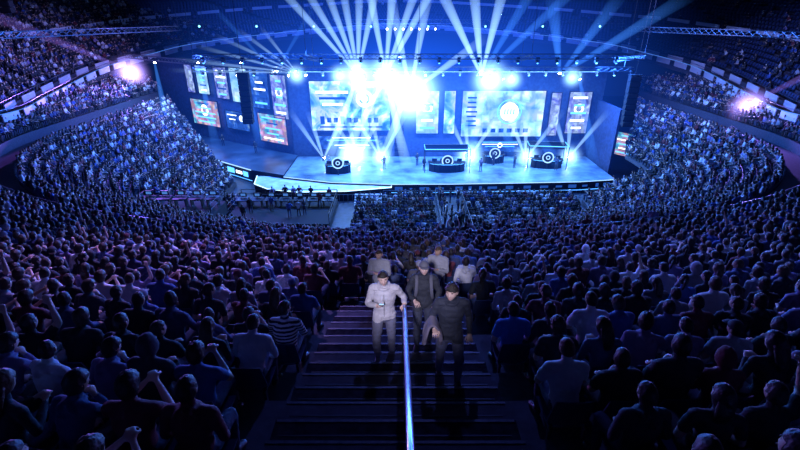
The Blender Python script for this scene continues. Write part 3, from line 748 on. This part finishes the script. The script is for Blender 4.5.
for x0,x1 in ((-5,-9.5),(-4.2,-4.2),(-1.7,-8),(-1.7,1),(1.2,-2.5),(10.5,8),(10.5,14.5),(12,20),(21,24)): beam((x0,55,12.4),(x1,53,1.5),.8,VM_white if x0<5 else VM_blue)
for x0 in (-10,-5.5,-2.5,9,16.5,22): 
    for dx in (-3.4,-1.2,3.4): beam((x0,57.2,1.9),(x0+dx,55.5,8.5),.45,VM_white,fixt=(dx==3.4))
for x0 in (-22,-28,-34): beam((x0,66,13.2),(x0+3,60,2),.7,VM_blue)
beam((-39,69,11.6),(-50,52,22),.9,VM_purp,2)
beam((38,50.1,10.2),(52,44,22),.9,VM_purp,2)
for i in range(26):
    x=-23+i*2; fixture((x,55,12.8),(x+R.uniform(-3,3),48,0),r=.13,lens=R.choice([1,3,3,4]))
for i in range(22):
    x=-21+i*2.1; fixture((x,51,14.5),(x,40,0),r=.12,lens=R.choice([3,4,4]))
for i in range(7): fixture((-2+i*1.25,76,17.1),(0,20,5),r=.16,lens=5)
for i in range(8): fixture((-27+i*7.7,66,17.7),(0,30,5),r=.15,lens=3)
M_lens2=emi('fixture_lens_purple',(.75,.5,1),120)
fx.obj('moving_head_fixtures',[M_dark,M_lens,M_lens2,M_ecyan,M_eblue,M_ewhite],tr)
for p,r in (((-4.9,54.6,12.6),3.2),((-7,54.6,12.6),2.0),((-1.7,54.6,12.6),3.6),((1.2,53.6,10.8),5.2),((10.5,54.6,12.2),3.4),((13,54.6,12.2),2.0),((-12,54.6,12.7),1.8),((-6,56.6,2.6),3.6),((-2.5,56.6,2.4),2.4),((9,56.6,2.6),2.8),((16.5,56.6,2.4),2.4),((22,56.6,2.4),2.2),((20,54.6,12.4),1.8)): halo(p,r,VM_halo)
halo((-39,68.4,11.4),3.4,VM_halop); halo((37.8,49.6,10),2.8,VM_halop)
halo((2,57,11),(38,20,17),VM_stageglow); halo((0,54,9),(17,9,11),VM_stageglow)
def line_array(p,n=9):
    mb=MB()
    for i in range(n):
        a=i*.07; mb.box((0,-.08*i*i*.06,-i*.62),(1.2,.7,.56),0,rot=Matrix.Rotation(a*.5,3,'X')); mb.box((0,-.08*i*i*.06-.36,-i*.62),(1.0,.04,.44),1,rot=Matrix.Rotation(a*.5,3,'X'))
    mb.tube((0,0,.3),(0,0,36-p[2]),.04,0); mb.box((0,0,.4),(1.3,.8,.1),0)
    o=mb.obj('line_array_speaker',[M_black,M_dark]); o.location=p
line_array((-.1,57.6,9.6),12); line_array((26.5,53,12.5)); line_array((-18,54,12.6)); line_array((-44,56,22),5)
def mixdesk(c,sx,sy,hz,n):
    mb=MB(); mb.box((0,0,hz/2),(sx,sy,hz),0)
    for i in range(n):
        x=-sx/2+sx*(i+.5)/n; mb.box((x,sy*.2,hz+.75),(sx/n*.85,.8,.08),1,rot=Matrix.Rotation(.15,3,'X')); 
        for lx in (-.4,.4): mb.box((x+lx*sx/n*.8,sy*.2,hz+.37),(.06,.6,.74),1)
        mb.box((x,sy*.2+.3,hz+1.15),(.75,.06,.45),1); mb.box((x,sy*.2+.26,hz+1.15),(.5,.02,.26),2)
        mb.tube((x,sy*.2+.3,hz+.75),(x,sy*.2+.3,hz+1),.03,1)
    for x in (-sx/2,sx/2):
        for y in (-sy/2,sy/2): mb.tube((x,y,0),(x,y,hz+1.1),.04,1)
    for h in (.6,1.1):
        for x in (-sx/2,sx/2): mb.tube((x,-sy/2,hz+h),(x,sy/2,hz+h),.03,1)
        mb.tube((-sx/2,sy/2,hz+h),(sx/2,sy/2,hz+h),.03,1)
    o=mb.obj('mixing_console_platform',[M_black,M_dark,M_mon,M_soft,M_ered]); o.location=c
mixdesk((-12,42.5,0),10.4,6.5,.8,7); mixdesk((-20.5,38.4,1.6),7.5,3.6,1.2,5)
cb=MB()
for x in (4.0,6.9):
    for i in range(8):
        y=37.2+i*1.35
        for h in (.2,.65,1.1): cb.tube((x,y,h),(x,y+1.3,h),.025,0)
        for q in (0,.65,1.3): cb.tube((x,y+q,0),(x,y+q,1.1),.025,0)
for i in range(24):
    x=-19+i*1.9
    if x<-17: continue
    for h in (.2,1.1): cb.tube((x,47.6 if x>-2 else 46.3,h),(x+1.85,47.6 if x>-2 else 46.3,h),.03,0)
    for q in range(5): cb.tube((x+q*.45,47.6 if x>-2 else 46.3,0),(x+q*.45,47.6 if x>-2 else 46.3,1.1),.02,0)
cb.obj('crowd_barrier',[M_truss])

# ------------------------------------------------------------------ three people on the stairs
def cm(n,c,r=.8,b=.25,bs=7,v=.12): return mat(n,c,r,bump=b,bscale=bs,vary=v)
sk=mat('face_skin',(.62,.42,.35),.5,vary=.06,bscale=30); hrm=mat('dark_hair',(.02,.014,.012),.5,bump=.8,bscale=60)
def place(me,name,loc,rz,parts=()):
    e=empty(name,loc); e.rotation_euler=(0,0,rz); o=bpy.data.objects.new('body',me); link(o,e)
    for q in parts: q.parent=e
    return e
JA=dict(pel=(0,.03,.95),che=(0,.06,1.26),nk=(0,.08,1.46),hd=(.01,.12,1.61),sL=(-.175,.06,1.40),sR=(.175,.06,1.40),eL=(-.315,-.04,1.16),wL=(-.315,.16,1.165),
 eR=(.255,.10,1.13),wR=(.10,.29,1.22),hL=(-.09,.04,.92),hR=(.09,.04,.92),kL=(-.11,.10,.50),aL=(-.12,.0,.09),tL=(-.14,.16,.03),kR=(.12,.37,.64),aR=(.11,.30,.257),tR=(.12,.46,.197))
meA=human('man_grey_hoodie_body',JA,[sk,cm('grey_hoodie',(.50,.47,.50)),cm('grey_jeans',(.16,.16,.23)),hrm,mat('trainers',(.25,.25,.28),.5),M_eyew,M_eyed,M_lip,M_dark],'short','long',.12,-.05,.05,.0058,True,1.08,hood=True,legb=1.06,hem=.86,
  curls=(.95,.55),handdir={'L':((0,.8,-.25),(0,-.3,-1),(1,0,0)),'R':((-.75,.45,.35),(0,.2,1),(.1,.8,.2))},
  extra={'loft':[([(0,.035,.86),(0,.04,.93)],[(.175,.140),(.17,.135)])]})
pm=MB(); pm.box((.03,.36,1.29),(.078,.15,.009),0,rot=Matrix.Rotation(.5,3,'X')); pm.box((.03,.358,1.296),(.07,.138,.004),1,rot=Matrix.Rotation(.5,3,'X'))
ph=pm.obj('smartphone',[M_dark,M_soft])
zp=MB(); zp.tube((0,.205,1.36),(0,.17,.88),.003,0); zp.tube((-.03,.15,1.42),(-.035,.21,1.25),.004,1); zp.tube((.03,.15,1.42),(.035,.21,1.22),.004,1)
zo=zp.obj('zip_and_drawstrings',[M_dark,M_panel])
place(meA,'man_in_grey_hoodie',(-.25,6.02,13.74),math.pi,(ph,zo))
JB=standing('down'); JB.update(dict(sL=(-.175,0,1.41),sR=(.175,0,1.41),kL=(-.11,.10,.50),aL=(-.12,-.02,.09),kR=(.11,.33,.64),aR=(.11,.27,.257),tR=(.13,.43,.197),eR=(.27,.02,1.14),wR=(.16,.25,1.12),eL=(-.27,.0,1.13),wL=(-.2,.22,1.02)))
meB=human('man_dark_jacket_body',JB,[sk,cm('dark_jacket',(.025,.028,.04)),cm('dark_jeans',(.03,.035,.06)),hrm,M_shoe,M_eyew,M_eyed,M_lip,mat('grey_cap',(.12,.12,.15),.8)],'cap','long',.05,.2,0,.0058,True,1.08,hood=True,legb=1.05,hem=.86)
bp=MB()
for sx in (-1,1): bp.loft([(sx*.11,-.10,1.42),(sx*.12,.03,1.475),(sx*.12,.125,1.38),(sx*.13,.15,1.22),(sx*.15,.08,1.05)],[(.028,.009)]*5,m=0)
bp.loft([(0,-.19,1.0),(0,-.23,1.15),(0,-.22,1.32),(0,-.18,1.42)],[(.14,.08),(.16,.11),(.15,.10),(.11,.06)],m=1,n=18)
bpo=bp.obj('backpack',[mat('strap_webbing',(.10,.10,.13),.8),M_black],smooth=True)
place(meB,'man_in_dark_jacket',(.40,6.5,13.575),math.pi,(bpo,))
JC=dict(pel=(0,.03,.95),che=(0,.06,1.26),nk=(0,.08,1.46),hd=(.015,.12,1.605),sL=(-.175,.06,1.40),sR=(.175,.06,1.40),eL=(-.26,-.02,1.13),wL=(-.26,.14,.93),
 eR=(.27,.04,1.13),wR=(.24,.28,1.12),hL=(-.09,.03,.92),hR=(.09,.03,.92),kL=(-.11,.36,.64),aL=(-.11,.28,.257),tL=(-.13,.44,.197),kR=(.12,.06,.49),aR=(.12,-.08,.11),tR=(.14,.08,.03))
meC=human('man_black_jacket_body',JC,[sk,cm('black_jacket',(.022,.026,.045)),cm('navy_trousers',(.09,.10,.17)),hrm,M_shoe,M_eyew,M_eyed,M_lip,M_dark],'full','long',-.42,.05,0,.0058,True,1.08,hem=.84,hood=True,legb=1.06,curls=(.45,.9),
  extra={'loft':[([(0,.035,.84),(0,.04,.93)],[(.175,.140),(.17,.135)])]})
ct=MB(); nu,nv=16,22
for j in range(nv):
    v=j/(nv-1)*2-1
    for i in range(nu):
        u_=i/(nu-1); x=.255+.10*math.sin(v*1.5); z=1.185-.34*abs(v)**1.4*(1+.25*math.sin(u_*5)); y=.06+u_*.26+.02*math.sin(v*7+u_*3)
        x+=.022*math.sin(u_*17+v*2)*abs(v)
        ct.v.append(V((x,y,z)))
for j in range(nv-1):
    for i in range(nu-1): a=j*nu+i; ct.f.append((a,a+1,a+nu+1,a+nu)); ct.m.append(0)
cto=ct.obj('draped_coat',[cm('coat_cloth',(.16,.14,.20))],smooth=True); sm=cto.modifiers.new('t','SOLIDIFY'); sm.thickness=.03; ss=cto.modifiers.new('s','SUBSURF'); ss.levels=1; ss.render_levels=1
place(meC,'man_in_black_jacket',(.70,5.14,14.08),math.pi,(cto,))
# aisle-side spectators
def stripes(n):
    m=mat(n,(.6,.6,.6),.85); nt=m.node_tree; tc=nt.nodes.new('ShaderNodeTexCoord'); w_=nt.nodes.new('ShaderNodeTexWave'); w_.bands_direction='Z'; w_.inputs['Scale'].default_value=5.5; w_.inputs['Distortion'].default_value=.6
    cr=nt.nodes.new('ShaderNodeValToRGB'); cr.color_ramp.interpolation='CONSTANT'; cr.color_ramp.elements[0].color=(.02,.02,.04,1); cr.color_ramp.elements[1].position=.5; cr.color_ramp.elements[1].color=(.7,.68,.72,1)
    nt.links.new(tc.outputs['Object'],w_.inputs['Vector']); nt.links.new(w_.outputs['Fac'],cr.inputs['Fac']); nt.links.new(cr.outputs[0],nt.nodes['Principled BSDF'].inputs['Base Color']); return m
for key,nm_,shm,ha,ln,ar,yw_,slv in (('L16','man_in_striped_shirt',stripes('striped_jersey'),'short',.18,'knees',-.5,'long'),('L17','man_in_white_shirt',cm('white_shirt',(.75,.72,.75)),'crop',.38,'knees',-.25,'long'),
    ('R16','man_in_blue_shirt',cm('blue_shirt',(.06,.2,.65)),'short',.12,'lap',.3,'short'),('R17','man_in_black_tshirt',cm('black_tshirt',(.02,.02,.028)),'full',.2,'phone',.25,'short')):
    if key not in special: continue
    x,y,z,yw=special[key]
    me=human(nm_+'_body',seated(ln,ar),[sk,shm,cm(nm_+'_jeans',(.05,.06,.11)),hrm,M_shoe,M_eyew,M_eyed,M_lip,M_dark],ha,slv,yw_,-.05,0,.008,True,1.08)
    place(me,nm_,(x,y,z),yw)
# ------------------------------------------------------------------ lights
def area(name,loc,tgt,sx,sy,e,c):
    l=bpy.data.lights.new(name,'AREA'); l.shape='RECTANGLE'; l.size=sx; l.size_y=sy; l.energy=e; l.color=c
    o=bpy.data.objects.new(name,l); o.location=loc; o.rotation_euler=(V(tgt)-V(loc)).to_track_quat('-Z','Y').to_euler(); link(o); return o
def spot(name,loc,tgt,e,c,ang,blend=.6,r=.3):
    l=bpy.data.lights.new(name,'SPOT'); l.energy=e; l.color=c; l.spot_size=math.radians(ang); l.spot_blend=blend; l.shadow_soft_size=r
    o=bpy.data.objects.new(name,l); o.location=loc; o.rotation_euler=(V(tgt)-V(loc)).to_track_quat('-Z','Y').to_euler(); link(o); return o
area('stage_wash_front',(2,50,16),(0,22,7),34,1.5,20000,(.04,.18,1))
area('stage_wash_left',(-22,54,14),(-34,44,7),14,1.5,7000,(.06,.18,1))
area('stage_wash_right',(22,54,14),(34,40,6),14,1.5,8000,(.04,.2,1))
area('stage_top_wash',(5,54,13),(5,55,0),36,2,13000,(.2,.5,1))
area('wing_top_wash',(-26,61,12.5),(-26,61,0),16,2,4000,(.12,.35,1))
spot('purple_flood_left',(-38.5,67,12),(-20,18,8),60000,(.28,.13,1),70)
spot('purple_flood_right',(37.5,50,11),(14,14,10),18000,(.25,.16,1),85)
spot('house_spot_aisle',(-1.3,-6,22.5),(.15,6.0,15.2),10500,(.72,.70,1),9,.7)
spot('house_spot_left',(-7,22,27),(-6,11,12),24000,(.42,.27,1),42,1)
spot('house_spot_mid',(2,30,30),(0,14,10),13000,(.12,.17,1),60,1)
spot('floor_crowd_wash',(0,51,15),(-2,39,0),20000,(.12,.35,1),85,.8)
spot('house_spot_right',(9,22,27),(7,11,12),13000,(.14,.22,1),44,1)
spot('roof_fill_back',(0,60,34),(0,92,18),40000,(.04,.13,1),120)
spot('ring_fill_left',(-20,50,26),(-41,60,11),30000,(.32,.28,1),60)  # added fill to brighten the left ring fascia panels
spot('ring_fill_right',(20,46,26),(41,56,11),26000,(.25,.3,1),60)  # added fill, same for the right fascia panels
W=bpy.data.worlds.new('world'); S.world=W; W.use_nodes=True; W.node_tree.nodes['Background'].inputs[0].default_value=(.01,.03,.16,1); W.node_tree.nodes['Background'].inputs[1].default_value=.15
S.view_settings.view_transform='Standard'
# ------------------------------------------------------------------ camera
cd=bpy.data.cameras.new('camera'); cd.sensor_width=36; cd.lens=36*450/800; cd.clip_end=400; cd.clip_start=.05
co=bpy.data.objects.new('camera',cd); co.location=(0,0,19); co.rotation_euler=(math.radians(65),0,0); link(co); S.camera=co
print('seats',len(seats),'people',len(people))
